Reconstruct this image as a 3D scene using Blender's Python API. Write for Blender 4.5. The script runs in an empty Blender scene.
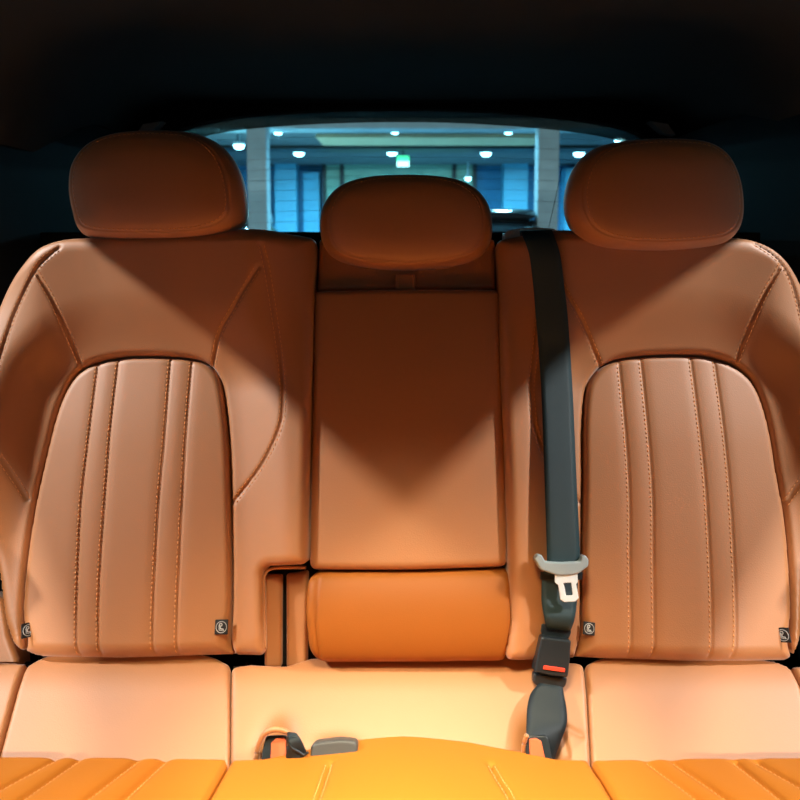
import bpy, bmesh, math, random
import numpy as np
from mathutils import Matrix, Vector
random.seed(7)
S = bpy.context.scene
COL = S.collection
def srgb(r, g, b):
    f = lambda c: (c/255/12.92) if c/255 <= .04045 else ((c/255+.055)/1.055)**2.4
    return (f(r), f(g), f(b), 1)

# ------------------------------------------------------------------ camera
F = 730.0; PITCH = math.radians(5); HORIZON = 235.0; EYE = .95
CY = HORIZON + F*math.tan(PITCH)
cam_d = bpy.data.cameras.new('camera'); cam = bpy.data.objects.new('camera', cam_d); COL.objects.link(cam)
cam.location = (0, 0, EYE); cam.rotation_euler = (math.pi/2-PITCH, 0, 0)
cam_d.sensor_width = 36; cam_d.lens = F/800*36; cam_d.shift_y = -(400-CY)/800
cam_d.clip_start = .02; cam_d.clip_end = 100
cam_d.dof.use_dof = True; cam_d.dof.focus_distance = 1.15; cam_d.dof.aperture_fstop = 5.6
S.camera = cam
# ------------------------------------------------------------------ world, lights, exposure
S.view_settings.view_transform = 'Standard'; S.view_settings.look = 'None'
S.view_settings.gamma = 1; S.view_settings.use_curve_mapping = False; S.view_settings.exposure = 0.0
w = bpy.data.worlds.new('dim_hall'); S.world = w; w.use_nodes = True
w.node_tree.nodes['Background'].inputs[0].default_value = (.80, .90, 1, 1)
w.node_tree.nodes['Background'].inputs[1].default_value = .15
def lamp(name, loc, target, power, color, size):
    l = bpy.data.lights.new(name, 'AREA'); l.shape = 'DISK'; l.size = size; l.energy = power; l.color = color
    o = bpy.data.objects.new(name, l); COL.objects.link(o); o.location = loc
    d = Vector(target)-Vector(loc); o.rotation_euler = d.to_track_quat('-Z', 'Y').to_euler(); return o
lamp('showroom_lamp', (-2.45, .36, 2.50), (0, 1.1, .55), 126, (1, .99, .97), .12)
lamp('showroom_lamp', (2.40, .36, 2.63), (0, 1.1, .55), 126, (1, .99, .97), .12)
lamp('entrance_lamp', (-1.30, -3.0, 2.10), (-.5, 1.0, .4), 215, (1, .93, .82), .10)
lamp('entrance_lamp', (1.30, -3.0, 2.10), (.5, 1.0, .4), 215, (1, .93, .82), .10)
fill = lamp('cushion_fill', (0, .46, 1.27), (0, .56, .3), 6.6, (1, .86, .56), .22); fill.data.spread = math.radians(70)  # unseen warm fill light added to brighten the front cushion pads

# ------------------------------------------------------------------ materials
def mat(name, col, rough=.5, metal=0, spec=.5, bump=None, var=0, coat=0, emit=None, sheen=0):
    m = bpy.data.materials.new(name); m.use_nodes = True; nt = m.node_tree; b = nt.nodes['Principled BSDF']
    b.inputs['Base Color'].default_value = col; b.inputs['Roughness'].default_value = rough
    b.inputs['Metallic'].default_value = metal; b.inputs['Specular IOR Level'].default_value = spec
    b.inputs['Coat Weight'].default_value = coat; b.inputs['Coat Roughness'].default_value = .6 if sheen else .05; b.inputs['Sheen Weight'].default_value = sheen; b.inputs['Sheen Roughness'].default_value = .45
    if emit: b.inputs['Emission Color'].default_value = emit[0]; b.inputs['Emission Strength'].default_value = emit[1]
    tc = nt.nodes.new('ShaderNodeTexCoord')
    if var:
        n = nt.nodes.new('ShaderNodeTexNoise'); n.inputs['Scale'].default_value = 9; n.inputs['Detail'].default_value = 4
        nt.links.new(tc.outputs['Object'], n.inputs['Vector'])
        r = nt.nodes.new('ShaderNodeMix'); r.data_type = 'RGBA'
        r.inputs[6].default_value = tuple(c*(1-var) for c in col[:3])+(1,); r.inputs[7].default_value = tuple(min(1, c*(1+var)) for c in col[:3])+(1,)
        nt.links.new(n.outputs['Fac'], r.inputs[0]); nt.links.new(r.outputs[2], b.inputs['Base Color'])
    if bump:
        kind, scale, strength, dist = bump
        bm_ = nt.nodes.new('ShaderNodeBump'); bm_.inputs['Strength'].default_value = strength; bm_.inputs['Distance'].default_value = dist
        if kind == 'leather':
            v = nt.nodes.new('ShaderNodeTexVoronoi'); v.inputs['Scale'].default_value = scale; o = v.outputs['Distance']
        elif kind == 'weave':
            v = nt.nodes.new('ShaderNodeTexWave'); v.inputs['Scale'].default_value = scale; v.bands_direction = 'DIAGONAL'; o = v.outputs['Fac']
        else:
            v = nt.nodes.new('ShaderNodeTexNoise'); v.inputs['Scale'].default_value = scale; v.inputs['Detail'].default_value = 3; o = v.outputs['Fac']
        nt.links.new(tc.outputs['Object'], v.inputs['Vector'])
        nt.links.new(o, bm_.inputs['Height']); nt.links.new(bm_.outputs['Normal'], b.inputs['Normal'])
    return m
LEATHER = mat('tan_leather', (.405, .142, .026, 1), .58, 0, 1.0, ('leather', 560, .13, .0008), .05, sheen=.3, coat=.5)
ROLL_SHADED = mat('roll_leather_shaded', (.31, .088, .010, 1), .55, 0, .25, ('leather', 560, .10, .0008), .05)  # same tan leather, shade put into its colour for the lower roll
FRONT_LIT = mat('front_leather_lit', (.46, .150, .015, 1), .55, 0, .25, ('leather', 560, .10, .0008), .05)  # same tan leather, stronger light put into its colour for the front pads
THREAD = mat('tan_thread', (.68, .30, .11, 1), .7, 0, .3, ('noise', 900, .2, .0005))
BACKING = mat('black_backing', (.008, .007, .006, 1), .9, 0, .1, ('noise', 300, .3, .001))
HEADLINER = mat('black_headliner_cloth', (.026, .031, .034, 1), .95, 0, .15, ('noise', 500, .4, .001), .15)
TRIM = mat('black_trim_plastic', (.0035, .0035, .0035, 1), .7, 0, .15, ('noise', 400, .2, .0006))
GLINT = mat('pillar_glint_grey', (.40, .43, .44, 1), .45, 0, .4, ('noise', 400, .2, .0006))  # pale grey that carries the glint in its colour
WEB = mat('black_webbing', (.014, .036, .042, 1), .55, 0, .35, ('weave', 260, .35, .0008))
STRAP = mat('dark_strap_webbing', (.006, .013, .017, 1), .5, 0, .4, ('weave', 260, .35, .0008))
PLASTIC = mat('black_buckle_plastic', (.012, .017, .020, 1), .36, 0, .5, ('noise', 600, .1, .0004))
GREYPL = mat('grey_latch_plastic', (.30, .36, .38, 1), .34, 0, .5, ('noise', 600, .1, .0004))
GREYPLATE = mat('grey_plate_plastic', (.065, .064, .060, 1), .5, 0, .4, ('noise', 600, .1, .0004))
STEEL = mat('bright_steel', (.86, .93, .97, 1), .32, .25, .5, ('noise', 300, .05, .0003))
ANCH = mat('dark_anchor_steel', (.10, .11, .12, 1), .22, .9, .5, ('noise', 300, .05, .0003))
GUIDE = mat('light_grey_guide_plastic', (.88, .86, .83, 1), .4, 0, .5, ('noise', 400, .1, .0004))
RED = mat('red_button_plastic', (.75, .055, .025, 1), .4, 0, .5, ('noise', 500, .1, .0003))
ORANGE = mat('orange_button_plastic', (.66, .13, .045, 1), .4, 0, .5, ('noise', 500, .1, .0003))
TAGM = mat('black_tag_cloth', (.012, .012, .012, 1), .6, 0, .4, ('weave', 900, .3, .0003))
TAGW = mat('white_tag_print', (.42, .42, .40, 1), .6, 0, .3, ('noise', 900, .1, .0002))

# ------------------------------------------------------------------ objects
def thing(name, label, cat, loc, group=None):
    o = bpy.data.objects.new(name, None); COL.objects.link(o); o.location = loc; o.empty_display_size = .05
    o['label'] = label; o['category'] = cat
    if group: o['group'] = group
    return o
def tag(o, label, cat, group=None):
    o['label'] = label; o['category'] = cat
    if group: o['group'] = group
    return o
def mesh_obj(name, verts, faces, m, parent=None, smooth=True, label=None):
    me = bpy.data.meshes.new(name); me.from_pydata([tuple(v) for v in verts], [], [tuple(f) for f in faces])
    bm = bmesh.new(); bm.from_mesh(me); bmesh.ops.recalc_face_normals(bm, faces=bm.faces); bm.to_mesh(me); bm.free()
    me.materials.append(m)
    me.polygons.foreach_set('use_smooth', [smooth]*len(me.polygons))
    o = bpy.data.objects.new(name, me); COL.objects.link(o)
    if parent:
        o.parent = parent
        if parent.type == 'EMPTY': o.matrix_parent_inverse = Matrix.Translation(-Vector(parent.location))
    if label: o['label'] = label
    return o
def struct(o): o['kind'] = 'structure'; return o
class MB:
    def __init__(s): s.v = []; s.f = []
    def add(s, v, f):
        n = len(s.v); s.v += [tuple(p) for p in v]; s.f += [tuple(i+n for i in q) for q in f]; return s
    def box(s, c, d, R=None):
        c = Vector(c); h = Vector(d)/2
        v = [Vector((x*h.x, y*h.y, z*h.z)) for x in (-1, 1) for y in (-1, 1) for z in (-1, 1)]
        v = [c+(R @ p if R else p) for p in v]
        return s.add(v, [(0, 1, 3, 2), (4, 6, 7, 5), (0, 4, 5, 1), (2, 3, 7, 6), (0, 2, 6, 4), (1, 5, 7, 3)])
    def tube(s, pts, r, n=8, closed=False):
        pts = [Vector(p) for p in pts]; rings = []
        for i, p in enumerate(pts):
            a = pts[(i-1) % len(pts)] if closed or i else p; b = pts[(i+1) % len(pts)] if closed or i < len(pts)-1 else p
            t = (b-a).normalized(); x = t.orthogonal().normalized() if abs(t.z) > .99 else t.cross(Vector((0, 0, 1))).normalized(); y = t.cross(x)
            rr = r[i] if isinstance(r, (list, tuple)) else r
            rings.append([p+(x*math.cos(k*2*math.pi/n)+y*math.sin(k*2*math.pi/n))*rr for k in range(n)])
        v = [q for g in rings for q in g]; f = []; m = len(pts)
        for i in range(m if closed else m-1):
            for k in range(n): f.append((i*n+k, i*n+(k+1) % n, ((i+1) % m)*n+(k+1) % n, ((i+1) % m)*n+k))
        if not closed: f += [tuple(range(n)), tuple((m-1)*n+k for k in range(n))]
        return s.add(v, f)
    def build(s, name, m, parent=None, smooth=False, label=None, bevel=0):
        o = mesh_obj(name, s.v, s.f, m, parent, smooth, label)
        if bevel:
            b = o.modifiers.new('bevel', 'BEVEL'); b.width = bevel; b.segments = 3; b.limit_method = 'ANGLE'
        return o

# ------------------------------------------------------------------ reading positions: a sight line meets a plane of the seat
FWD = Vector((0, math.cos(PITCH), -math.sin(PITCH))); UPV = Vector((0, math.sin(PITCH), math.cos(PITCH)))
CAM = Vector((0, 0, EYE))
def ray(px, py): return FWD+Vector(((px-400)/F, 0, 0))+UPV*((CY-py)/F)
def at(px, py, y):
    r = ray(px, py); return CAM+r*(y/r.y)
class Plane:
    def __init__(s, o, tilt):           # tilt: angle of the face back from upright
        s.O = Vector(o); s.U = Vector((1, 0, 0)); s.V = Vector((0, math.sin(tilt), math.cos(tilt))); s.N = Vector((0, -math.cos(tilt), math.sin(tilt)))
    def uv(s, px, py, h=0.):
        r = ray(px, py); o = s.O+s.N*h; t = (o-CAM).dot(s.N)/r.dot(s.N); p = CAM+r*t-o
        return (p.dot(s.U), p.dot(s.V))
    def p(s, u, v, h): return s.O+s.U*u+s.V*v+s.N*h
    def fit(s, pts, hf, k=4):           # points on the surface hf seen at these places
        out = []
        for (x, y) in pts:
            h = 0.
            for _ in range(k):
                u, v = s.uv(x, y, h); h = float(hf(np.array([u]), np.array([v]))[0])
            out.append((u, v))
        return out
def smooth(x): x = np.clip(x, 0, 1); return x*x*(3-2*x)
def spline(pts, closed=False, n=8):
    P = [np.array(p, float) for p in pts]; m = len(P); out = []
    for i in range(m if closed else m-1):
        g = (lambda k: P[k % m]) if closed else (lambda k: P[min(max(k, 0), m-1)])
        a, b, c, d = g(i-1), g(i), g(i+1), g(i+2)
        for j in range(n):
            t = j/n; out.append(.5*((2*b)+(c-a)*t+(2*a-5*b+4*c-d)*t*t+(3*b-a-3*c+d)*t**3))
    if not closed: out.append(P[-1])
    return np.array(out)
def rounded(pts, r, n=6):               # polygon with its corners rounded by r
    P = [np.array(p, float) for p in pts]; out = []; m = len(P)
    for i in range(m):
        a, b, c = P[i-1], P[i], P[(i+1) % m]; rr = r[i] if isinstance(r, (list, tuple)) else r
        ra = min(rr, .45*np.linalg.norm(a-b)); rc = min(rr, .45*np.linalg.norm(c-b))
        p0 = b+(a-b)/max(np.linalg.norm(a-b), 1e-9)*ra; p1 = b+(c-b)/max(np.linalg.norm(c-b), 1e-9)*rc
        if rr <= 0: out.append(b); continue
        for k in range(n+1):
            t = k/n; out.append((1-t)**2*p0+2*t*(1-t)*b+t*t*p1)
    return np.array(out)
def pdist(u, v, pts, closed=False):
    pts = np.asarray(pts, float); a = pts if closed else pts[:-1]; b = np.roll(pts, -1, 0) if closed else pts[1:]
    best = np.full(u.shape, 1e9)
    for (ax, ay), (bx, by) in zip(a, b):
        dx, dy = bx-ax, by-ay; L = dx*dx+dy*dy
        if L < 1e-14: continue
        t = np.clip(((u-ax)*dx+(v-ay)*dy)/L, 0, 1)
        best = np.minimum(best, (u-ax-t*dx)**2+(v-ay-t*dy)**2)
    return np.sqrt(best)
def sdf(poly):
    poly = np.asarray(poly, float)
    def f(u, v):
        ins = np.zeros(u.shape, bool); m = len(poly)
        for i in range(m):
            (x0, y0), (x1, y1) = poly[i], poly[(i+1) % m]
            if y0 == y1: continue
            c = ((y0 > v) != (y1 > v)) & (u < (x1-x0)*(v-y0)/(y1-y0)+x0); ins ^= c
        d = pdist(u, v, poly, True); return np.where(ins, -d, d)
    f.box = (poly[:, 0].min(), poly[:, 0].max(), poly[:, 1].min(), poly[:, 1].max()); return f
def surface(H, sd, R):
    def f(u, v):
        d = sd(u, v); r = R(u, v) if callable(R) else R
        t = np.clip(-d/r, 0, 1); return H(u, v)-r*(1-np.sqrt(np.maximum(0, 1-(1-t)**2)))
    return f
def pad(name, pl, sd, hf, res, back, m, parent, label=None):    # an upholstered pad: puffed face, rolled edge, side walls down to 'back'
    u0, u1, v0, v1 = sd.box; us = np.arange(u0-2*res, u1+2*res, res); vs = np.arange(v0-2*res, v1+2*res, res)
    Ug, Vg = np.meshgrid(us, vs); D = sd(Ug.ravel(), Vg.ravel()).reshape(Ug.shape)
    keep = (D[:-1, :-1]+D[1:, :-1]+D[:-1, 1:]+D[1:, 1:])/4 < 0
    cnt = np.zeros(D.shape, int); cnt[:-1, :-1] += keep; cnt[1:, :-1] += keep; cnt[:-1, 1:] += keep; cnt[1:, 1:] += keep
    idx = -np.ones(D.shape, int); used = cnt > 0; idx[used] = np.arange(used.sum())
    u = Ug[used].copy(); v = Vg[used].copy(); bd = (cnt[used] < 4); e = 1e-4
    for _ in range(3):
        ub, vb = u[bd], v[bd]; d = sd(ub, vb); gx = (sd(ub+e, vb)-sd(ub-e, vb))/(2*e); gy = (sd(ub, vb+e)-sd(ub, vb-e))/(2*e)
        g = np.maximum(gx*gx+gy*gy, .3); u[bd] -= d*gx/g; v[bd] -= d*gy/g
    h = hf(u, v); P = np.outer(u, pl.U)+np.outer(v, pl.V)+np.outer(h, pl.N)+np.array(pl.O)
    jj, ii = np.where(keep); F_ = np.stack([idx[jj, ii], idx[jj, ii+1], idx[jj+1, ii+1], idx[jj+1, ii]], 1).tolist()
    ec = {}
    for q in F_:
        for a, b in zip(q, q[1:]+q[:1]):
            if (b, a) in ec: del ec[(b, a)]
            else: ec[(a, b)] = 1
    bset = sorted({k for ed in ec for k in ed}); new = {k: len(P)+i for i, k in enumerate(bset)}
    B = np.outer(u[bset], pl.U)+np.outer(v[bset], pl.V)+np.outer(np.full(len(bset), back), pl.N)+np.array(pl.O)
    for (a, b) in ec: F_.append([b, a, new[a], new[b]])
    V_ = np.vstack([P, B])
    me = bpy.data.meshes.new(name); me.from_pydata(V_.tolist(), [], F_); me.materials.append(m)
    me.polygons.foreach_set('use_smooth', [True]*len(me.polygons)); me.update()
    o = bpy.data.objects.new(name, me); COL.objects.link(o)
    if parent:
        o.parent = parent
        if parent.type == 'EMPTY': o.matrix_parent_inverse = Matrix.Translation(-Vector(parent.location))
    if label: o['label'] = label
    return o
def stitch_rows(pl, hf, lines, offs, L=.0046, gap=.0026, wd=.0013, lift=.0004):
    mb = MB()
    for ln in lines:
        ln = np.asarray(ln); seg = np.linalg.norm(np.diff(ln, axis=0), axis=1); cum = np.concatenate([[0], np.cumsum(seg)])
        s = np.arange(.004, cum[-1]-.004, L+gap); x = np.interp(s, cum, ln[:, 0]); y = np.interp(s, cum, ln[:, 1])
        x2 = np.interp(s+.002, cum, ln[:, 0]); y2 = np.interp(s+.002, cum, ln[:, 1]); tx, ty = x2-x, y2-y; q = np.maximum(np.hypot(tx, ty), 1e-9); tx /= q; ty /= q
        for of in offs:
            cx, cy = x-ty*of, y+tx*of; ha = hf(cx-tx*L/2, cy-ty*L/2); hb = hf(cx+tx*L/2, cy+ty*L/2)
            for i in range(len(s)):
                a = pl.p(cx[i]-tx[i]*L/2, cy[i]-ty[i]*L/2, ha[i]+lift); b = pl.p(cx[i]+tx[i]*L/2, cy[i]+ty[i]*L/2, hb[i]+lift)
                mid = (a+b)/2+pl.N*.0005; sd_ = (pl.U*(-ty[i])+pl.V*tx[i])*wd/2; dn = pl.N*.0012
                mb.add([a-dn, a+sd_*.6, a-sd_*.6, mid+sd_, mid-sd_, b+sd_*.6, b-sd_*.6, b-dn, mid+pl.N*.0006],
                       [(0, 1, 2), (1, 3, 8), (1, 8, 2), (2, 8, 4), (3, 5, 8), (8, 5, 6), (8, 6, 4), (5, 7, 6)])
    return mb
def groove(u, v, lines, amp=.0035, wd=.0026):
    g = np.zeros(u.shape)
    for l in lines: g = np.maximum(g, np.exp(-(pdist(u, v, l)/wd)**2))
    return -amp*g

# ================================================================== SETTING: the cabin
def grid_mesh(fn, nu, nv):
    v = [fn(i/nu, j/nv) for j in range(nv+1) for i in range(nu+1)]
    f = [(j*(nu+1)+i, j*(nu+1)+i+1, (j+1)*(nu+1)+i+1, (j+1)*(nu+1)+i) for j in range(nv) for i in range(nu)]
    return v, f
RAIL_L = (-.68, 1.104); RAIL_R = (.70, 1.161)
WINY = 1.92
def roof_pt(a, b):
    y = -.62+b*(WINY+.012+.62); k = max(0, min(1, (y-1.35)/.45)); x = (RAIL_L[0]-.07*k)+a*(RAIL_R[0]-RAIL_L[0]+.14*k); z0 = RAIL_L[1]+a*(RAIL_R[1]-RAIL_L[1])
    top = at(400, 103, WINY).z+.06*(1-b)
    c = 1-abs(2*a-1)**(3.2+10*b*b); return (x, y, z0+(top-z0)*c)
v, f = grid_mesh(roof_pt, 48, 40)
o = struct(mesh_obj('ceiling', v, f, HEADLINER)); sm = o.modifiers.new('solid', 'SOLIDIFY'); sm.thickness = .02; sm.offset = 1
struct(MB().box((.01, .7, -.03), (1.50, 2.6, .05)).build('floor', TRIM))
# side walls: closed beside the luggage space, open where the doors stand open, low sill below
def side_wall(name, s, rail):
    mb = MB(); x = rail[0]+s*.035
    mb.box((x, 1.585, .60), (.06, .71, 1.20)).box((x, 1.12, .30), (.06, .30, .60)).box((x, .36, .10), (.06, 1.92, .22)).box((rail[0]+s*.012, .36, rail[1]+.02), (.02, 1.96, .036))
    if s > 0:       # rounded upper rear corner of the door opening
        P = [(.97, rail[1]+.01), (1.04, rail[1]-.022), (1.14, rail[1]-.065), (1.24, rail[1]-.12), (1.24, rail[1]+.04), (.97, rail[1]+.04)]; n = len(P)
        mb.add([(rail[0]+.002, a, b) for a, b in P]+[(rail[0]+.045, a, b) for a, b in P], [tuple(range(n)), tuple(range(2*n-1, n-1, -1))]+[(i, (i+1) % n, n+(i+1) % n, n+i) for i in range(n)])
    return struct(mb.build(name, TRIM, bevel=.004))
side_wall('wall_left', -1, RAIL_L); side_wall('wall_right', 1, RAIL_R)
# added unseen screen behind the camera, flared edges cut the entrance lamps' light
def light_screen():
    y = -.62; A = [(-.70, 0), (.70, 0), (.71, .88), (.745, 1.0), (.80, 1.07), (.95, 1.275), (1.0, 1.34), (1.15, 1.62), (-1.10, 1.62), (-.96, 1.326), (-.90, 1.226), (-.815, 1.07), (-.765, 1.0), (-.71, .88)]
    v = [(x, y, z) for x, z in A]+[(x, y-.06, z) for x, z in A]; n = len(A)
    f = [tuple(range(n)), tuple(range(n, 2*n))]+[(i, (i+1) % n, n+(i+1) % n, n+i) for i in range(n)]
    return struct(mesh_obj('light_screen', v, f, TRIM, smooth=False))
light_screen()
# rear wall with the window opening
OPEN_PX = [(128, 226), (132, 190), (142, 158), (160, 139), (185, 127), (225, 118), (280, 112.5), (340, 109.5), (400, 108.5), (460, 109.5), (520, 113), (580, 119), (622, 127), (648, 138), (668, 158), (680, 190), (684, 226), (640, 231), (500, 232), (400, 232), (300, 232), (170, 231)]
op = spline(OPEN_PX, True, 6)
def ring_solid(name, inner, outer, y0, y1, m, parent=None):
    n = len(inner); v = [at(x, y, y0) for x, y in inner]+[at(x, y, y0) for x, y in outer]
    v += [p+Vector((0, y1-y0, 0)) for p in v[:2*n]]
    f = []
    for i in range(n):
        j = (i+1) % n
        f += [(i, j, n+j, n+i), (2*n+i, 3*n+i, 3*n+j, 2*n+j), (i, 2*n+i, 2*n+j, j), (n+i, n+j, 3*n+j, 3*n+i)]
    return mesh_obj(name, v, f, m, parent, smooth=False)
cxy = np.array([406, 200]); dirs = op-cxy
outer = [(cxy+d*(1+210/np.linalg.norm(d))) for d in dirs]
struct(ring_solid('wall_back', op, outer, WINY, WINY+.05, TRIM))
# window: dark frame, grey band, glass, heater wires
GLASS = bpy.data.materials.new('tinted_rear_glass'); GLASS.use_nodes = True
nt = GLASS.node_tree; nt.nodes.clear(); om = nt.nodes.new('ShaderNodeOutputMaterial'); mx = nt.nodes.new('ShaderNodeMixShader'); tr = nt.nodes.new('ShaderNodeBsdfTransparent'); gl = nt.nodes.new('ShaderNodeBsdfGlossy'); fr = nt.nodes.new('ShaderNodeFresnel')
tr.inputs[0].default_value = (.72, .84, .86, 1); gl.inputs['Roughness'].default_value = .03; fr.inputs[0].default_value = 1.35
nt.links.new(fr.outputs[0], mx.inputs[0]); nt.links.new(tr.outputs[0], mx.inputs[1]); nt.links.new(gl.outputs[0], mx.inputs[2]); nt.links.new(mx.outputs[0], om.inputs[0])
FRIT = mat('grey_window_band', (.075, .080, .080, 1), .5, 0, .4, ('noise', 300, .2, .0005))
_n = FRIT.node_tree; _b = _n.nodes['Principled BSDF']; _t = _n.nodes.new('ShaderNodeBsdfTransparent'); _t.inputs[0].default_value = (.5, .5, .48, 1); _m = _n.nodes.new('ShaderNodeMixShader'); _m.inputs[0].default_value = .45
_n.links.new(_t.outputs[0], _m.inputs[1]); _n.links.new(_b.outputs[0], _m.inputs[2]); _n.links.new(_m.outputs[0], _n.nodes['Material Output'].inputs[0])
def poly_slab(name, pts, y0, th, m, parent=None):
    n = len(pts); v = [at(x, y, y0) for x, y in pts]; v += [p+Vector((0, th, 0)) for p in v]
    f = [tuple(range(n)), tuple(range(2*n-1, n-1, -1))]+[(i, (i+1) % n, n+(i+1) % n, n+i) for i in range(n)]
    return mesh_obj(name, v, f, m, parent, smooth=False)
win = struct(poly_slab('window_1', [cxy+d*(1+3/np.linalg.norm(d)) for d in dirs], WINY+.030, .004, GLASS))
inner2 = []
for (x, y) in op:
    k = max(0, min(1, (230-y)/110)); inner2.append((x+(406-x)*.02*k, y+ (13.5 if y < 200 else 13.5*max(0, (226-y)/26))*(1 if y < 226 else 0)))
bandin = np.array(inner2)
ring_solid('window_band', bandin, op-np.array([0, .3]), WINY+.024, WINY+.028, FRIT, win)
wires = MB()
for k in range(9):
    yy = 136+k*10.5; pts = [at(x, yy+5*((x-406)/200)**2, WINY+.0285) for x in range(205, 620, 25)]
    wires.tube(pts, .0004, 5)
wires.build('heater_wire', mat('heater_wire_metal', (.16, .20, .22, 1), .4, .3, .5, ('noise', 200, .1, .0002)), win)
MB().tube([at(562, 166, WINY+.0285), at(556, 196, WINY+.0285), at(548, 231, WINY+.0285)], .0009, 6).build('antenna_wire', TRIM, win)
struct(MB().box((0, 1.66, .955-.015), (1.36, .56, .03)).build('trim_1', TRIM, bevel=.004))
for nm, pts in (('glint_left', [(137, 133), (143, 124), (162, 121), (151, 132)]), ('glint_right', [(650, 121), (668, 124), (676, 135), (664, 133)])):
    struct(poly_slab(nm, pts, WINY-.035, .034, GLINT))  # pale slabs stand in for light caught on the rear pillar trim

# ================================================================== SEAT BACKS
REC = math.radians(20)
BK = Plane(at(400, 657, 1.02), REC)
def headrest(parent, name, outline_px, depth_y, tilt, mid_px, seam, posts):
    pl = Plane(at(mid_px[0], mid_px[1], depth_y), math.radians(tilt))
    ol = spline([pl.uv(x, y) for x, y in outline_px], True, 10); c = np.array([(ol[:, 0].min()+ol[:, 0].max())/2, (ol[:, 1].min()+ol[:, 1].max())/2])
    prof = spline([(0, .060), (.25, .0598), (.5, .058), (.7, .0535), (.80, .0495), (.855, .0455), (.90, .040), (.945, .030), (.98, .016), (1, 0), (.985, -.022), (.94, -.040), (.85, -.052), (.6, -.058), (.3, -.06), (0, -.06)], False, 4)
    prof[:, 0] = np.maximum(prof[:, 0], 0); V_ = []; F_ = []; n = len(ol); prof = prof[1:-1]
    s0 = .868
    for s, nn in prof:
        g = .0022*math.exp(-((s-s0)/.012)**2) if nn > 0 else 0
        for q in ol:
            p = c+(q-c)*s; V_.append(pl.p(p[0], p[1], nn-g))
    m = len(prof)
    for i in range(m-1):
        for k in range(n): F_.append((i*n+k, i*n+(k+1) % n, (i+1)*n+(k+1) % n, (i+1)*n+k))
    F_ += [tuple(range(n)), tuple((m-1)*n+k for k in range(n))]
    h = mesh_obj(name, V_, F_, LEATHER, parent)
    ring = np.array([c+(q-c)*.84 for q in ol]+[c+(ol[0]-c)*.84])
    if seam == 'top': ring = np.array([p for p in ring if p[1] > c[1]+.012]); k = int(np.argmax(np.linalg.norm(np.diff(ring, axis=0), axis=1))) if len(ring) > 2 else 0; ring = np.vstack([ring[k+1:], ring[:k+1]]) if np.linalg.norm(ring[k+1]-ring[k]) > .03 else ring
    stitch_rows(pl, lambda u, v: np.full(u.shape, .0468), [ring], [0], lift=.0006).build('stitching', THREAD, h)
    for s in (-1, 1):
        a = pl.p(c[0]+s*posts, ol[:, 1].min()+.03, -.03); MB().tube([a, a-Vector((0, .004, .05))], .006, 12).build('post', STEEL, h, smooth=True)
    return h

def outer_seat(root, outline, radii, insert, chan, seams_d, seams_plain, side_u, step_R):
    """root, outline px, insert px, channel px lines, double stitched seams, plain seams"""
    ins_uv = spline(BK.fit(insert, lambda u, v: np.full(u.shape, .012)), True, 5)
    si = sdf(ins_uv); uc = (si.box[0]+si.box[1])/2
    Hins = lambda u, v: .019+.008*(1-np.clip(np.abs(u-uc)/.17, 0, 1)**2)-.006*smooth((v-.30)/.2)
    def Hbol0(u, v):
        e = np.maximum(0, si(u, v)); du = np.abs(u-uc)
        side = smooth((du-.06)/.20)*(1-.65*smooth((v-.36)/.22))*np.where((u-uc)*side_u > 0, .042, .022)
        tt = np.clip(v-.385, 0, .225); rise = .36*np.where(tt < .05, tt*tt/.1, tt-.025)*smooth((.285-du)/.13)
        return .017+.010*smooth(e/.10)+side*smooth(e/.095)+rise
    out_uv = rounded(BK.fit(outline, lambda u, v: Hbol0(u, v)-.013, 8), radii); so = sdf(out_uv)
    L = [spline(BK.fit(l, Hbol0), False, 8) for l in seams_d]; Lp = [spline(BK.fit(l, Hbol0), False, 8) for l in seams_plain]
    LC = [spline(BK.fit(l, Hins), False, 8) for l in chan]
    Hbol = lambda u, v: Hbol0(u, v)+groove(u, v, L, .0040, .0030)+groove(u, v, Lp, .003, .0022)
    def HI(u, v):
        g = np.zeros(u.shape)
        for l in LC: d = pdist(u, v, l); g = np.maximum(g, .0022*np.exp(-(d/.0020)**2)+.0014*np.exp(-(d/.009)**2))
        return Hins(u, v)-g
    sb = lambda u, v: np.maximum(so(u, v), -si(u, v)+.0016); sb.box = so.box
    def Rb(u, v):
        top = smooth((v-.52)/.08); return np.where(so(u, v) > -si(u, v), .016+.012*top, .009)
    def Ri(u, v): return .010+.016*smooth((.07-v)/.06)
    sI = lambda u, v: np.maximum(si(u, v), so(u, v)); sI.box = si.box
    hb = surface(Hbol, sb, Rb); hi = surface(HI, sI, Ri)
    bol = pad('bolster', BK, sb, hb, .0026, -.05, LEATHER, root)
    ins = pad('channelled_insert', BK, sI, hi, .0022, -.03, LEATHER, root)
    pad('backing', BK, so, lambda u, v: np.full(u.shape, -.018), .006, -.10, BACKING, root)
    for l in L: stitch_rows(BK, hb, [l], [.0042, -.0042]).build('stitching', THREAD, bol)
    for l in LC: stitch_rows(BK, hi, [l], [-.0030], L=.0042, gap=.0026, wd=.0020).build('stitching', THREAD, ins)
    return hb, hi

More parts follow.
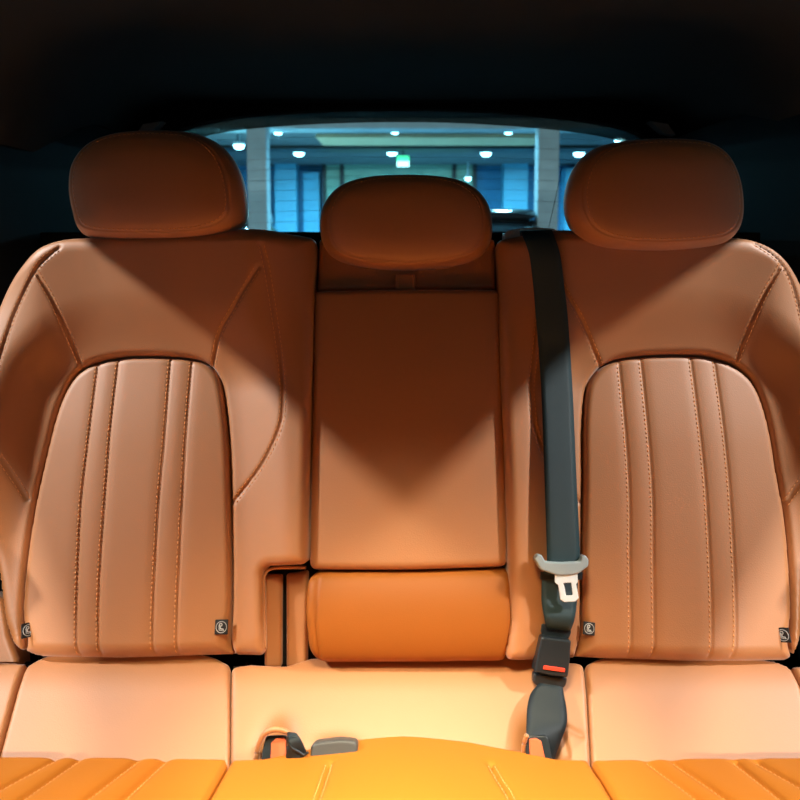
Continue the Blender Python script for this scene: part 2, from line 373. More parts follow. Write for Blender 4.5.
def isofix_tag(parent, px, py, ang, w_=.019, turn=0, hf=None):
    u, v = BK.uv(px, py, .02); h = float(hf(np.array([u]), np.array([v]))[0]) if hf else .03; h = max(h, .005)+.003
    u, v = BK.uv(px, py, h); c = BK.p(u, v, h)
    Rm = Matrix((BK.U, BK.V, BK.N)).transposed() @ Matrix.Rotation(ang, 3, 'Z') @ Matrix.Rotation(turn, 3, 'Y')
    t = MB().box(c, (w_, w_*1.05, .0022), Rm).build('anchor_tag', TAGM, parent, bevel=.0006, label='small square black anchor tag with a round white emblem')
    P = lambda x, y, z=.0013: c+Rm @ Vector((x, y, z))
    e = MB(); r = w_*.40
    e.tube([P(r*math.cos(k*math.pi/12), r*math.sin(k*math.pi/12)) for k in range(24)], .00055, 6, True)
    e.tube([P(-.05*w_+.10*w_*math.cos(k*math.pi/5), .17*w_+.10*w_*math.sin(k*math.pi/5)) for k in range(10)], .0008, 6, True)
    e.tube([P(-.10*w_, .08*w_), P(-.06*w_, -.12*w_), P(.13*w_, -.14*w_), P(.17*w_, -.26*w_)], .0011, 6)
    e.tube([P(-.19*w_, .14*w_), P(-.15*w_, -.22*w_), P(.08*w_, -.24*w_)], .0006, 6)
    e.build('emblem', TAGW, t); return t

# ---- left seat back
left = thing('folding_seat', 'left tan leather car seat with headrest and a stepped lower inner corner', 'car seat', at(140, 657, 1.04), 'rear car seats')
LO = [(62, 237), (100, 235), (312, 236), (316, 240), (314, 300), (311, 400), (309, 500), (307.5, 564), (263, 566), (265, 656), (120, 658), (38, 657), (16, 648), (5, 620), (1, 582), (-3, 556), (-22, 520), (-30, 450), (-22, 372), (-6, 322), (12, 278), (34, 248)]
LR = [.02, .0, .012, .012, .0, .0, .0, .010, .016, .010, 0, .012, .012, .02, .012, .02, .03, .03, .03, .03, .03, .02]
LI = [(92, 366), (120, 359), (150, 357.5), (185, 359), (206, 364), (218, 376), (224, 398), (229, 450), (231, 520), (231.5, 590), (230, 640), (228, 668), (130, 672), (30, 668), (25, 640), (24, 605), (28, 560), (36, 508), (47, 458), (60, 408), (74, 380)]
LCH = [[(98, 361), (88, 440), (81, 500), (77, 580), (76, 640), (77, 656)], [(118.5, 358), (110, 430), (104.5, 500), (99, 580), (98, 640), (99, 656)], [(170.5, 357), (164, 440), (158.5, 500), (154, 580), (152, 640), (153, 656)], [(191.7, 360), (186, 430), (182, 500), (178, 580), (176, 640), (177, 656)]]
LSD = [[(58, 247), (35, 270), (15, 311), (0, 355), (-8, 385)], [(36, 272), (56, 308), (81, 366)], [(212, 368), (219, 335), (233, 308), (258, 267)], [(261, 244), (267, 270), (275, 320), (281, 365), (283, 400), (279, 428), (262, 464), (233, 502)], [(-14, 440), (0, 460), (27, 499)]]
lhb, lhi = outer_seat(left, LO, LR, LI, LCH, LSD, [], -1, 0)
isofix_tag(left, 221.5, 627, 0, hf=lhi); isofix_tag(left, 28, 630, .15, turn=.9, hf=lhi)
headrest(left, 'headrest', [(76, 214), (72.5, 190), (76, 166), (92, 146), (120, 135), (160, 132), (198, 135), (224, 148), (240, 172), (246, 200), (244, 222), (228, 234), (196, 240), (150, 241.5), (106, 240), (84, 234)], 1.17, 6, (159, 190), 'all', .05)
# narrow trim strip in the step of the left seat back
def strip(name, px, y, root, m=LEATHER, hh=.0, R=.006, back=-.05, pl=BK, res=.0022, H=None, rad=.004, label=None):
    uvp = rounded(pl.fit(px, lambda u, v: np.full(u.shape, hh)), rad); s = sdf(uvp); hf = surface(H or (lambda u, v: np.full(u.shape, hh)), s, R)
    return pad(name, pl, s, hf, res, back, m, root, label), hf, s
strip('side_strip', [(265, 575), (281.5, 575), (281, 668), (264, 668)], 0, left, hh=-.004, R=.005)

pp = BK.fit([(306, 567.5), (288, 567.5), (272, 568.5), (265, 575), (264, 590), (264.5, 620), (265.5, 648)], lambda u, v: np.full(u.shape, .012))
MB().tube([BK.p(a, b, .013) for a, b in spline(pp, False, 6)], .0024, 8).build('piping', LEATHER, left, smooth=True)
strip('side_bolster', [(-24, 592), (2, 598), (8, 635), (17, 660), (17, 672), (-24, 674)], 0, left, hh=-.01, R=.008)
# ---- right seat back
right = thing('folding_seat', 'right tan leather car seat with headrest, behind the hanging black belt', 'car seat', at(660, 660, 1.04), 'rear car seats')
RO = [(497, 238), (745, 236), (770, 244), (790, 262), (803, 290), (818, 350), (832, 450), (818, 535), (806, 560), (803, 600), (800, 640), (790, 661), (690, 661), (600, 659), (505, 660), (509.5, 620), (508.5, 566), (507.5, 532), (504.5, 450), (501, 380), (499, 300)]
RR = [.012, .02, .02, .03, .03, .03, .03, .03, .02, .02, .02, .012, 0, 0, .012, 0, 0, 0, 0, 0, 0]
RI = [(624, 359), (657, 356.5), (695, 356.5), (719, 361), (741, 372), (756, 390), (767, 424), (776, 476), (784, 520), (789, 581), (790, 637), (787, 672), (690, 675), (584, 670), (582, 630), (582, 562), (583, 480), (583, 430), (586, 392), (593, 376), (605, 365)]
RCH = [[(619, 361), (629, 479), (630, 560), (631, 640), (630, 658)], [(640.6, 357), (652, 479), (653.5, 560), (654.5, 640), (653, 658)], [(690.5, 356), (700, 430), (706, 490), (711, 580), (712, 640), (711, 658)], [(714.5, 360), (724, 430), (730, 490), (735, 580), (736, 640), (734, 658)]]
RSD = [[(757, 242), (777, 257), (791, 280), (800, 310), (807, 345)], [(781, 265), (759, 306), (736, 363)], [(601, 366), (584, 325), (566, 293), (556, 272)], [(549, 246), (541, 300), (534, 362), (531.5, 385), (532.5, 405), (536, 430), (548, 462), (579, 502)], [(812, 468), (800, 484), (784, 506)]]
rhb, rhi = outer_seat(right, RO, RR, RI, RCH, RSD, [], 1, 0)
isofix_tag(right, 589, 628.5, -.12, w_=.017, hf=rhi); isofix_tag(right, 783, 635, .1, turn=-.7, hf=rhi)
headrest(right, 'headrest', [(569, 222), (565.5, 196), (574, 168), (592, 150), (620, 142.5), (662, 140), (700, 143), (722, 155), (734, 176), (739, 200), (738, 224), (728, 240), (706, 247), (660, 250.5), (612, 248.5), (584, 240)], 1.142, 6, (653, 195), 'all', .05)
# belt guide on top of the right seat back
g = MB(); gy = 1.235
ga, gb = at(506, 236, gy), at(562, 235, gy)
g.tube([at(503, 239, gy), at(508, 233.5, gy), at(516, 232, gy), at(535, 230.5, gy), at(553, 231.5, gy), at(560, 236, gy)], [.004, .005, .0055, .0055, .005, .004], 10)
g.box(at(533, 237, gy), (.10, .03, .012)).build('belt_guide', GUIDE, right, smooth=False, bevel=.002, label='light grey belt guide on the seat top')

# ---- centre seat back with folded armrest
centre = thing('folding_seat', 'narrow centre car seat in tan leather with folded armrest panel and lower roll', 'car seat', at(408, 660, 1.04), 'rear car seats')
strip('upper_panel', [(319, 238), (495, 238), (496, 289), (317, 291)], 0, centre, hh=.016, R=.010, back=-.05)
CA = [(316, 293), (497, 291.5), (499, 340), (501.5, 400), (504.5, 480), (506.5, 540), (505.5, 566), (410, 568.5), (311, 569), (310.5, 540), (312.5, 450), (314, 380)]
cuv = rounded(BK.fit(CA, lambda u, v: np.full(u.shape, .012)), [.008, .008, 0, 0, 0, 0, .012, 0, .012, 0, 0, 0]); cs = sdf(cuv); ccx = (cs.box[0]+cs.box[1])/2
ch = surface(lambda u, v: .033+.006*(1-np.clip(np.abs(u-ccx)/.14, 0, 1)**2), cs, .012)
pad('armrest_panel', BK, cs, ch, .0026, -.05, LEATHER, centre)
LRL = [(319, 571), (400, 570), (505, 567.5), (508.5, 576), (509, 620), (504, 660), (408, 662), (322, 662), (311, 650), (308, 610), (309.5, 578)]
luv = rounded(BK.fit(LRL, lambda u, v: np.full(u.shape, .015)), [.01, 0, .006, .006, 0, .008, 0, .012, .015, 0, .008]); ls = sdf(luv); lv = (ls.box[2]+ls.box[3])/2; lh = (ls.box[3]-ls.box[2])/2
l_side = spline(BK.fit([(319, 576), (317.5, 600), (317, 630), (320, 656)], lambda u, v: np.full(u.shape, .03)), False, 8)
HL = lambda u, v: .020+.026*np.sqrt(np.maximum(0, 1-(np.clip((v-lv)/lh, -1, 1))**2))+groove(u, v, [l_side], .003, .0022)
pad('lower_roll', BK, ls, surface(HL, ls, .010), .0022, -.05, ROLL_SHADED, centre)
strip('side_strip', [(286, 574), (308, 571), (307, 668), (286, 668)], 0, centre, hh=-.006, R=.006)
pu = MB(); a = BK.uv(405.5, 281, .03); Rm = Matrix((BK.U, BK.V, BK.N)).transposed()
tb = MB().box(BK.p(a[0], a[1], .020), (.032, .026, .012), Rm).build('pull_tab', LEATHER, centre, bevel=.003)
for s in (-1, 1): MB().box(BK.p(a[0]+s*.012, a[1], .0265), (.0009, .020, .0008), Rm).build('stitching', THREAD, tb)
cb = sdf(rounded(BK.fit([(313, 238), (500, 238), (509, 560), (509, 660), (268, 668), (268, 552), (312, 552)], lambda u, v: np.full(u.shape, -.01)), .003))
pad('backing', BK, cb, lambda u, v: np.full(u.shape, -.020), .006, -.10, BACKING, centre)
headrest(centre, 'headrest', [(324, 246), (320, 224), (325, 203), (340, 187), (366, 178.5), (406, 176), (446, 178.5), (472, 187), (487, 203), (492, 224), (489, 246), (474, 261), (444, 269), (406, 271.5), (368, 269), (338, 261)], 1.225, 8, (406, 224), 'top', .045)

# ================================================================== BENCH CUSHION
bench = thing('bench_cushion', 'wide tan leather bench cushion along the bottom in front of the seat backs', 'seat cushion', at(400, 757, .88)-Vector((0, 0, .2)))
BB = Plane(at(400, 757, .915), math.radians(90-36))      # rear panels, sloping up to the seat backs
top_u = BB.uv(400, 660)[1]
def rear_panel(px, rad, folds=None):
    uvp = rounded(BB.fit(px, lambda u, v: np.full(u.shape, .0)), rad); s = sdf(uvp)
    def H(u, v):
        t = np.clip((v-(top_u-.05))/.05, 0, 1); h = .010-.011*t**2
        if folds is not None: h = h+folds(u, v)
        return h
    hf = surface(H, s, .006); return pad('rear_panel', BB, s, hf, .0026, -.06, LEATHER, bench), hf
rear_panel([(-110, 668), (0, 661), (25, 663), (14, 705), (0, 757), (-6, 790), (-130, 790)], .004)
rear_panel([(27, 665), (45, 654), (95, 649.5), (150, 648.5), (190, 650.5), (214, 656), (230, 665), (230.5, 757), (230.5, 790), (-4, 790), (2, 757), (16, 705)], [.01, .01, 0, 0, 0, .01, .008, 0, 0, 0, 0, 0])
cp = [BB.uv(300, 742), BB.uv(345, 737), BB.uv(570, 742)]
def cfold(u, v):
    h = np.zeros(u.shape)
    h -= .022*np.exp(-((u-BB.uv(277, 750)[0])/.020)**2-((v-BB.uv(277, 752)[1])/.030)**2)
    h -= .008*np.exp(-((u-BB.uv(335, 750)[0])/.035)**2-((v-BB.uv(335, 752)[1])/.016)**2)
    h -= .024*np.exp(-((u-BB.uv(541, 752)[0])/.022)**2-((v-BB.uv(541, 752)[1])/.032)**2)
    for a_, b_, am in (((563, 728), (580, 738), .003), ((562, 735), (567, 757), .003)):
        h += groove(u, v, [np.array([BB.uv(*a_), BB.uv(*b_)])], am, .004)
    return h
rear_panel([(232, 667), (250, 664), (285, 666), (310, 657), (400, 654), (505, 654), (540, 658), (583, 663), (586, 700), (589, 757), (590, 790), (232, 790), (231.5, 757)], [.008, 0, 0, 0, 0, 0, 0, .008, 0, 0, 0, 0, 0], cfold)
rear_panel([(585, 665), (600, 657), (640, 653), (690, 652), (740, 654), (775, 660), (790, 667), (799, 690), (812, 757), (818, 790), (592, 790), (590.5, 757), (587.5, 700)], [.008, .01, 0, 0, 0, 0, .01, 0, 0, 0, 0, 0, 0])
rear_panel([(792, 667), (820, 664), (900, 668), (930, 790), (820, 790), (814, 757), (801, 690)], .004)
FP = Plane(at(400, 757, .885), math.radians(90+16))      # front pads, rising towards the front
def front_pad(px, rad, lines, H0, srow):
    uvp = rounded(FP.fit(px, lambda u, v: np.full(u.shape, .0)), rad); s = sdf(uvp)
    L = [spline(FP.fit(l, lambda u, v: np.full(u.shape, .004)), False, 8) for l in lines]
    hf = surface(lambda u, v: H0(u, v)+groove(u, v, L, .0045, .0035)+groove(u, v, L, .0025, .010), s, .010)
    o = pad('front_pad', FP, s, hf, .0028, -.12, FRONT_LIT, bench)
    for l in L: stitch_rows(FP, hf, [l], srow).build('stitching', THREAD, o)
flat = lambda u, v: np.full(u.shape, .0)
front_pad([(-120, 754), (100, 755), (229, 757), (217, 779), (204, 801), (160, 880), (128, 960), (-420, 960)], [.01, 0, .006, 0, 0, 0, .02, .02], [[(57, 753), (0, 783), (-80, 825)], [(79, 754), (16, 797), (-60, 850)], [(137, 755), (78, 800), (0, 870)], [(165, 755), (116, 800), (50, 865)]], flat, [.004])
front_pad([(231.5, 758), (265, 757), (300, 750), (340, 744), (400, 742), (470, 743.5), (520, 750), (555, 757), (588, 758), (602, 779), (615, 801), (660, 880), (700, 960), (130, 960), (162, 880), (206, 801), (219, 779)], [.004, 0, 0, 0, 0, 0, 0, 0, .004, 0, 0, 0, .02, .02, 0, 0, 0], [[(329, 762), (323, 780), (316, 800), (290, 880)], [(491, 762), (500, 777), (513, 798), (550, 880)]], lambda u, v: .010*np.exp(-((u-.003)/.10)**2), [.004, -.004])
front_pad([(590, 758), (700, 756), (920, 755), (1200, 960), (703, 960), (662, 880), (617, 801), (604, 779)], [.006, 0, .01, .02, .02, 0, 0, 0], [[(648, 757), (706, 799), (790, 865)], [(674, 757), (736, 799), (820, 860)], [(735, 757), (789, 799), (860, 855)], [(757, 757), (800, 781), (880, 830)]], flat, [-.004])

struct(MB().box((.01, 1.19, .24), (1.25, .02, .44)).build('gap_blocker', BACKING, bevel=.004))  # added black slab, blocks hall light in the gap behind the cushion
# small bright hinge ends in the gap behind the cushion
for px in (243, 22):
    hg = MB(); c = at(px, 665.5, 1.03)
    hg.tube([c+Vector((-.014, 0, -.003)), c+Vector((.014, 0, -.003))], .0028, 10).box(c+Vector((0, .012, -.008)), (.022, .016, .004))
    hg.build('anchor_bar', ANCH, left, label='dark shiny steel anchor bar')

# ================================================================== BELTS
def ribbon(name, edges, thick, m, parent, sub=6):        # edges: list of (left, right) 3-D points
    Ls = spline([tuple(a) for a, b in edges], False, sub); Rs = spline([tuple(b) for a, b in edges], False, sub)
    n = len(Ls); k = 7; V_ = []; F_ = []
    for i in range(n):
        a, b = Vector(Ls[i]), Vector(Rs[i]); t = Vector(Ls[min(i+1, n-1)])-Vector(Ls[max(i-1, 0)]); nn = (b-a).cross(t).normalized()
        if nn.y > 0: nn = -nn
        for j in range(k): V_.append(a+(b-a)*j/(k-1)+nn*thick*(.5 if 0 < j < k-1 else .2))
        for j in range(k-1, -1, -1): V_.append(a+(b-a)*j/(k-1)-nn*thick*(.5 if 0 < j < k-1 else .2))
    w_ = 2*k
    for i in range(n-1):
        for j in range(w_): F_.append((i*w_+j, i*w_+(j+1) % w_, (i+1)*w_+(j+1) % w_, (i+1)*w_+j))
    F_ += [tuple(range(w_)), tuple((n-1)*w_+j for j in range(w_))]
    return mesh_obj(name, V_, F_, m, parent)
def bk(px, py, h): u, v = BK.uv(px, py, h); return BK.p(u, v, h)
def prism(name, px, h0, h1, m, parent, hole=None, bevel=.0015, pl=None, smooth_=False, label=None):
    fn = (lambda x, y, h: pl.p(*pl.uv(x, y, h1), h)) if pl else (lambda x, y, h: BK.p(*BK.uv(x, y, h1), h))
    n = len(px); V_ = [fn(x, y, h1) for x, y in px]+[fn(x, y, h0) for x, y in px]
    if hole is None:
        F_ = [tuple(range(n)), tuple(range(2*n-1, n-1, -1))]+[(i, (i+1) % n, n+(i+1) % n, n+i) for i in range(n)]
    else:
        V_ += [fn(x, y, h1) for x, y in hole]+[fn(x, y, h0) for x, y in hole]; F_ = []
        for i in range(n):
            j = (i+1) % n
            F_ += [(i, j, 2*n+j, 2*n+i), (n+i, 3*n+i, 3*n+j, n+j), (i, n+i, n+j, j), (2*n+i, 2*n+j, 3*n+j, 3*n+i)]
    o = mesh_obj(name, V_, F_, m, parent, smooth_, label)
    if bevel:
        b = o.modifiers.new('bevel', 'BEVEL'); b.width = bevel; b.segments = 3; b.limit_method = 'ANGLE'; b.angle_limit = math.radians(25)
    return o
belt = thing('seat_belt', 'black webbing belt hanging over the right seat back with a grey latch and steel tongue', 'seat belt', at(560, 600, 1.0))
def belt_h(xs, y, off=.010):
    best = 0
    for x in xs:
        h = .03
        for _ in range(4):
            u, v = BK.uv(x, y, h); h = max(0, float(rhb(np.array([u]), np.array([v]))[0]))
        best = max(best, h)
    return best+off
h0 = belt_h((531, 545, 559), 254)
ED = [((521, 238, h0-.09), (553, 237, h0-.09)), ((519.5, 231, h0-.035), (551.5, 230, h0-.035)), ((522, 235, h0-.002), (553.5, 234, h0-.002))]
for xa, xb, y in ((529, 560, 254), (533, 564, 284), (535.6, 567.5, 314), (539, 570.5, 355)):
    h = belt_h((xa, (xa+xb)/2, xb), y); ED.append(((xa, y, h), (xb, y, h)))
ED += [((542, 407, .056), (573.5, 407, .056)), ((544.5, 479, .060), (576.5, 479, .060)), ((546.5, 540, .062), (579.5, 540, .062)), ((547, 568, .062), (580, 567, .062))]
ribbon('webbing', [(bk(*a), bk(*b)) for a, b in ED], .0016, WEB, belt)
ED2 = [((545, 566, .055), (579, 566, .055)), ((542, 580, .050), (578, 580, .050)), ((541.5, 600, .052), (577, 600, .052)), ((544, 616, .058), (575, 617, .058)), ((546, 626, .052), (571.5, 628, .052)), ((548, 629, .040), (570, 630, .040)), ((548, 624, .030), (570, 626, .030))]
ribbon('webbing', [(bk(*a), bk(*b)) for a, b in ED2], .0018, WEB, belt)
LP = [(534.5, 559), (537.5, 554), (542, 555), (545.5, 561.5), (563, 562.5), (580, 561.5), (582.5, 555), (586, 555.5), (589, 560), (588.5, 566.5), (579, 573.5), (570, 575.5), (557, 575.5), (541, 570)]
lp = prism('latch_plate', LP, .056, .074, GREYPL, belt, bevel=.003, label='grey plastic latch plate')
def oct_px(pts): return pts
TO = [(555, 574), (577.5, 573), (578, 582), (576.3, 584), (578.8, 598), (575.5, 601.5), (564.5, 602), (560.5, 599.5), (558.3, 585), (555, 582.5)]
TH = [(563.3, 583), (571.5, 582.6), (571.9, 586), (572.2, 588), (573, 594.5), (572.2, 595.5), (567, 595.8), (566, 595), (564.8, 588), (564, 585)]
prism('tongue', TO, .068, .071, STEEL, lp, hole=TH, bevel=.0008, label='bright steel tongue with a rectangular hole')
prism('shadow_plate', [(541, 572), (583, 572), (582, 580), (541, 580)], .045, .052, PLASTIC, lp, bevel=.001).name = 'shade_plate'  # dark plate standing in for the shade below the latch

buckle = thing('belt_buckle', 'black box buckle with a small red button below the belt latch', 'buckle', at(552, 690, .97))
prism('insert_tongue', [(542, 624), (571, 626), (571.5, 633), (569, 639), (544, 638), (541, 632)], .034, .042, PLASTIC, buckle, bevel=.002)
hs = prism('housing', [(541.5, 636.5), (571.5, 640.5), (570.3, 660), (568, 678), (551, 676), (534.5, 672.5), (537.5, 655)], .030, .058, PLASTIC, buckle, bevel=.003)
prism('release_button', [(544, 665.5), (565.5, 668.5), (564.8, 672.5), (543, 669.5)], .052, .060, RED, hs, bevel=.0008, label='red release button')
prism('base_collar', [(534, 672), (568, 677), (566.5, 686), (562, 690), (538, 688), (533, 682)], .030, .048, PLASTIC, buckle, bevel=.004)
def bz(px, py, y): return at(px, py, y)
ED3 = [((541, 676, .985), (562, 680, .985)), ((539, 683, .968), (562.5, 686, .968)), ((531, 693, .955), (564, 695, .955)), ((527.5, 706, .938), (566.5, 710, .938)), ((526.5, 722, .920), (566.5, 725, .920)), ((526.5, 736, .905), (562, 738, .912)), ((530, 752, .895), (556, 754, .905)), ((532, 768, .890), (552, 770, .900))]
ribbon('strap', [(bz(*a), bz(*b)) for a, b in ED3], .003, STRAP, buckle)

# buckles sunk in the cushion
def sunk_buckle(root, frame_px, button_px, y, slope=.35):
    pl = Plane(at(frame_px[0][0], 757, y), math.radians(35))
    o = prism('housing', frame_px, -.03, .004, PLASTIC, root, bevel=.003, pl=pl)
    prism('release_button', button_px, -.01, .0055, ORANGE, o, bevel=.0012, pl=pl, label='orange red release button')
rb = thing('belt_buckle', 'dark buckle with orange button sunk in the cushion under the hanging strap', 'buckle', at(540, 757, .885))
sunk_buckle(rb, [(526, 739), (530, 735.5), (545, 735), (548, 737), (553, 762), (554, 775), (527, 775), (526.5, 757)], [(529, 739), (536, 738), (541.5, 741), (545.5, 760), (546.5, 773), (531, 773)], .893)
lb = thing('belt_buckle', 'dark buckle with orange button sunk in the cushion left of the crumpled black strap end', 'buckle', at(275, 757, .885))
sunk_buckle(lb, [(262, 752), (265.5, 737), (268, 735.5), (284, 735), (287, 737), (287.5, 775), (260, 775)], [(271, 743), (276, 738), (284.5, 737.5), (286, 741), (286, 773), (270, 773)], .893)
# leather lips of the pockets (parts of the cushion)
def lip(px, y, r):
    MB().tube(spline([tuple(at(x, yy, y)) for x, yy in px], False, 6), r, 10).build('pocket_lip', LEATHER, bench, smooth=True)
lip([(256, 775), (256.5, 758), (259, 744), (265, 733.5), (274, 729.5), (285, 731), (291, 737), (294, 748), (296, 770)], .898, .0036)
lip([(524, 775), (523.5, 755), (524.5, 742), (527, 735)], .900, .003)
# crumpled strap end and grey plate
cs_ = thing('belt_strap_end', 'crumpled dark strap end tucked beside the left sunken buckle', 'strap', at(295, 757, .88))
ribbon('webbing', [(at(a, b, c), at(d, e, g_)) for a, b, c, d, e, g_ in [(287, 733, .896, 297, 734, .888), (287.5, 739, .884, 301, 740, .884), (288, 744, .880, 304.5, 747, .884), (286.5, 750, .878, 306, 752, .885), (286, 757, .880, 304, 757, .880), (286, 768, .882, 302, 768, .880)]], .004, STRAP, cs_)
MB().tube(spline([tuple(at(x, y, .879)) for x, y in [(288, 736), (287.5, 742), (292, 748), (299, 752), (304, 755), (308, 752)]], False, 6), .0016, 8).build('piping', PLASTIC, cs_, smooth=True)
gp = strip('belt_latch_plate', [(309.5, 757), (311, 745.5), (315, 742), (340, 739.2), (355, 740.6), (357.5, 744), (358.5, 770), (309, 770)], 0, None, m=GREYPLATE, hh=.010, R=.004, back=-.02, pl=Plane(at(335, 757, .89), math.radians(30)), res=.0012)[0]
tag(gp, 'flat grey plastic plate lying in the cushion fold right of the crumpled strap end', 'latch plate')

# ================================================================== OUTSIDE: the parking hall seen through the rear window
GZ = -.38; HALLC = 2.25
CONC = mat('hall_concrete', (.43, .56, .62, 1), .8, 0, .3, ('noise', 30, .2, .01), .15)
DARKC = mat('hall_dark_ceiling', (.10, .13, .15, 1), .8, 0, .2, ('noise', 20, .2, .01), .15)
BLUEW = mat('blue_wall_paint', (.03, .22, .42, 1), .6, 0, .4, ('noise', 20, .1, .004), .15)
BLUEL = mat('pale_blue_panel_paint', (.10, .42, .62, 1), .5, 0, .4, ('noise', 20, .1, .004), .1)
GREENW = mat('green_shutter_paint', (.26, .46, .36, 1), .6, 0, .4, ('noise', 20, .1, .004), .1)
DKMET = mat('dark_frame_metal', (.02, .03, .035, 1), .5, .2, .4, ('noise', 40, .1, .002))
TANB = mat('tan_panel_paint', (.72, .55, .34, 1), .7, 0, .3, ('noise', 15, .1, .004), .1)
LAMPE = mat('cool_lamp_glow', (.8, .9, 1, 1), .4, emit=((.45, .90, 1, 1), 14))
SIGNG = mat('green_sign_glow', (.1, .6, .3, 1), .4, emit=((.05, .85, .35, 1), 2.2))
SIGNW = mat('pale_sign_glow', (.8, .9, .9, 1), .4, emit=((.55, 1, .95, 1), 3))
struct(MB().box((0, 9, GZ-.05), (26, 16, .1)).build('hall_floor', CONC)); struct(MB().box((0, 9.5, HALLC+.05), (26, 13, .1)).build('hall_ceiling', DARKC))
YB = 13.5
struct(MB().box((0, YB+.6, .9), (26, .2, 2.8)).build('hall_wall', BLUEW))
def wallbox(name, x0, x1, y0, y1, m, y, th, label, cat, group=None, parent=None):
    a = at(x0, y0, y); b = at(x1, y1, y)
    o = MB().box(((a.x+b.x)/2, y+th/2, (a.z+b.z)/2), (abs(b.x-a.x), th, abs(a.z-b.z)), None).build(name, m, parent, bevel=.01 if not parent else 0)
    if label: tag(o, label, cat, group)
    return o
wallbox('wall_panel', 274, 297, 158, 262, BLUEL, YB, .4, 'pale blue upright wall panel in the hall right of the left column', 'wall panel')
wallbox('wall_panel', 303, 320, 172, 262, BLUEL, YB+.2, .3, 'short blue wall panel in the hall left of the green shutter', 'wall panel')
wallbox('wall_panel', 504, 527, 163, 262, BLUEL, YB, .4, 'pale blue upright wall panel in the hall left of the right column', 'wall panel')
wallbox('wall_panel', 566, 592, 168, 262, BLUEL, YB, .4, 'blue upright wall panel in the hall right of the right column', 'wall panel')
sh = thing('roller_shutter', 'pale green slatted shutter in a dark frame behind the centre headrest', 'shutter', (at(396, 200, YB).x, YB, GZ))
a = at(323, 152, YB); b = at(474, 152, YB)
mb = MB(); zz = GZ+.02
while zz < a.z-.1:
    mb.box(((a.x+b.x)/2, YB+.25, zz+.10), (b.x-a.x, .06, .195)); zz += .2
mb.build('slat_curtain', GREENW, sh, bevel=.008)
mb = MB()
for px in (323, 341, 455, 476): mb.box((at(px, 152, YB).x, YB+.17, (a.z+GZ)/2), (.07, .10, a.z-GZ))
mb.box(((a.x+b.x)/2, YB+.17, a.z-.03), (b.x-a.x+.1, .12, .14)); mb.build('frame', DKMET, sh, bevel=.006)
# columns
def column(x0, x1, label):
    y = 8.0; a = at(x0, 128, y); b = at(x1, 128, y); c = (a.x+b.x)/2; w_ = b.x-a.x
    r = thing('concrete_column', label, 'column', (c, y+w_/2, GZ), 'concrete columns in the hall')
    MB().box((c, y+w_/2, (GZ+HALLC)/2), (w_, w_, HALLC-GZ)).build('shaft', CONC, r, bevel=.015)
    MB().box((c, y+w_/2, GZ+.06), (w_+.06, w_+.06, .12)).build('plinth', DKMET, r, bevel=.01)
column(246, 266, 'grey concrete column in the hall right of the left headrest')
column(539, 560, 'grey concrete column in the hall left of the right headrest')
wallbox('ceiling_beam', 120, 690, 118, 128.5, CONC, 8.3, .35, 'grey beam under the hall ceiling running along the column tops', 'beam')
for nm, m_, x0, x1, y0, y1, lab in (('ceiling_panel', TANB, 316, 545, 9.55, 10.4, 'tan panel under the hall ceiling above the green shutter'), ('ceiling_duct', DKMET, 150, 660, 10.75, 11.3, 'long dark duct under the hall ceiling behind the tan panel')):
    ax, bx = at(x0, 140, y0).x, at(x1, 140, y0).x
    tag(MB().box(((ax+bx)/2, (y0+y1)/2, HALLC-.025), (bx-ax, y1-y0, .05)).build(nm, m_, bevel=.008), lab, nm.split('_')[1])
# lamps
LAMPS = [(278, 131, 9.0, 1, 'glowing hall lamp just right of the left column, upper row'), (239, 146, 9.6, 1, 'glowing hall lamp left of the left column'), (299, 153.6, 11.6, 1, 'glowing hall lamp over the pale blue panel, lower row'), (395, 130.5, 9.0, 1, 'glowing hall lamp above the green exit sign, upper row'), (392, 153, 11.6, 1, 'glowing hall lamp just left of the green exit sign top'), (508.5, 130.6, 9.0, 1, 'glowing hall lamp left of the right column, upper row'), (486, 153.7, 11.6, 1, 'glowing hall lamp right of the green shutter, lower row'), (579, 154, 11.6, 1, 'glowing hall lamp right of the right column, lower row'), (468, 178.5, 13.2, .6, 'small low lamp near the right edge of the green shutter'), (619, 140.5, 9.4, .8, 'glowing hall lamp nearest the right headrest top')]
for px, py, y, k, lab in LAMPS:
    c = at(px, py, y); r = thing('ceiling_lamp', lab, 'lamp', c, 'hall lamps')
    w_ = 10.5/F*y*k; n = 20; V_ = []; F_ = []
    for (s, dz) in ((.02, -.028), (.55, -.024), (.9, -.010), (1, .006)):
        V_ += [c+Vector((w_/2*s*math.cos(q*2*math.pi/n), w_/2*s*math.sin(q*2*math.pi/n), dz*1.6)) for q in range(n)]
    for i in range(3):
        for q in range(n): F_.append((i*n+q, i*n+(q+1) % n, (i+1)*n+(q+1) % n, (i+1)*n+q))
    F_.append(tuple(range(n))); mesh_obj('glowing_dome', V_, F_, LAMPE, r)
    MB().tube([c+Vector((0, 0, .012)), c+Vector((0, 0, .05))], w_/2*1.04, 20).tube([c+Vector((0, 0, .05)), Vector((c.x, c.y, max(HALLC, c.z+.06)))], .02, 8).build('housing', CONC, r, smooth=False)
    if k == 1:
        lamp('hall_lamp', c-Vector((0, 0, .07)), c-Vector((0, 0, 2)), 95, (.35, .80, 1), .2)
ex = thing('exit_sign', 'green lit sign box hanging in front of the green shutter', 'sign', at(402, 161, 11.0))
a = at(396.5, 155.5, 11); b = at(409.5, 167, 11)
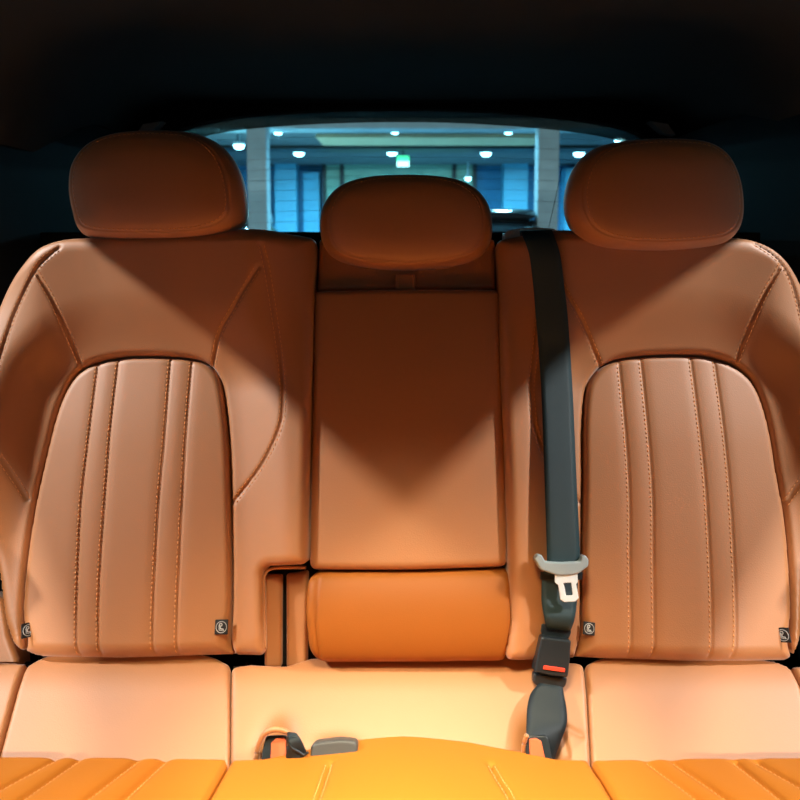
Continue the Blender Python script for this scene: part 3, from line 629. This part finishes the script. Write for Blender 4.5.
MB().box(((a.x+b.x)/2, 11.03, (a.z+b.z)/2), (b.x-a.x, .05, a.z-b.z)).tube([Vector(((a.x+b.x)/2, 11.03, a.z)), Vector(((a.x+b.x)/2, 11.03, HALLC))], .012, 6).build('box', DKMET, ex)
MB().box(((a.x+b.x)/2, 11.0, a.z-.045), (b.x-a.x-.01, .012, .08)).build('green_face', SIGNG, ex); MB().box(((a.x+b.x)/2, 11.0, b.z+.045), (b.x-a.x-.01, .012, .085)).build('pale_face', SIGNW, ex)
# parked cars
CARD = mat('dark_car_paint', (.02, .022, .028, 1), .15, 0, .6, ('noise', 5, .02, .001), coat=.7)
CARW = mat('pale_car_paint', (.75, .72, .62, 1), .2, 0, .6, ('noise', 5, .02, .001), coat=.7)
CGL = mat('car_glass', (.015, .02, .025, 1), .06, 0, .7, ('noise', 3, .01, .001))
TYRE = mat('tyre_rubber', (.012, .012, .012, 1), .8, 0, .3, ('noise', 60, .3, .004))
HEADL = mat('headlamp_glow', (.9, .9, .9, 1), .2, emit=((.75, .9, 1, 1), 3.5))
def parked_car(cx, y0, paint, label):
    r = thing('parked_car', label, 'car', (cx, y0+2.1, GZ), 'parked cars in the hall')
    secs = [(0, .45, .62, .72), (.10, .30, .85, .82), (.9, .28, 1.00, .88), (1.25, .28, 1.04, .90), (3.3, .28, 1.06, .90), (4.1, .30, 1.02, .86), (4.3, .42, .8, .76)]
    def loft(secs, m, name, parent, e=.18):
        n = 20; V_ = []; F_ = []
        for (dy, z0, z1, hw) in secs:
            for k in range(n):
                a = 2*math.pi*k/n; ca, sa = math.cos(a), math.sin(a)
                V_.append((cx+hw*math.copysign(abs(ca)**.45, ca), y0+dy, GZ+(z0+z1)/2+(z1-z0)/2*math.copysign(abs(sa)**.6, sa)))
        for i in range(len(secs)-1):
            for k in range(n): F_.append((i*n+k, i*n+(k+1) % n, (i+1)*n+(k+1) % n, (i+1)*n+k))
        F_ += [tuple(range(n)), tuple((len(secs)-1)*n+k for k in range(n))]
        return mesh_obj(name, V_, F_, m, parent)
    body = loft(secs, paint, 'body', r)
    loft([(1.15, .98, 1.02, .80), (1.55, .95, 1.36, .74), (1.95, .95, 1.58, .68), (2.9, .95, 1.60, .68), (3.6, .95, 1.42, .72), (4.0, .98, 1.02, .78)], CGL, 'cabin_glass', r)
    loft([(1.80, 1.50, 1.55, .60), (2.0, 1.54, 1.62, .66), (2.9, 1.56, 1.635, .66), (3.4, 1.46, 1.53, .60)], paint, 'roof', r)
    for s in (-1, 1):
        for dy in (.75, 3.45):
            w0 = MB().tube([(cx+s*.70, y0+dy, GZ+.33), (cx+s*.72, y0+dy, GZ+.33), (cx+s*.88, y0+dy, GZ+.33), (cx+s*.90, y0+dy, GZ+.33)], [.30, .33, .33, .30], 24).build('wheel', TYRE, r, smooth=False)
            MB().tube([(cx+s*.89, y0+dy, GZ+.33), (cx+s*.91, y0+dy, GZ+.33)], .20, 16).build('rim', STEEL, w0)
        MB().box((cx+s*.58, y0+.06, GZ+.70), (.26, .12, .10)).build('headlamp', HEADL, r, bevel=.03)
        MB().box((cx+s*.96, y0+1.35, GZ+1.06), (.16, .10, .11)).build('mirror', paint, r, bevel=.03)
    MB().box((cx, y0+.03, GZ+.52), (.8, .08, .12)).build('grille', DKMET, r, bevel=.02)
parked_car(at(478, 220, 8.2).x, 6.2, CARD, 'dark parked car in the hall right of the centre headrest')
parked_car(at(160, 220, 7.0).x, 6.4, CARW, 'pale parked car in the hall behind the left headrest')
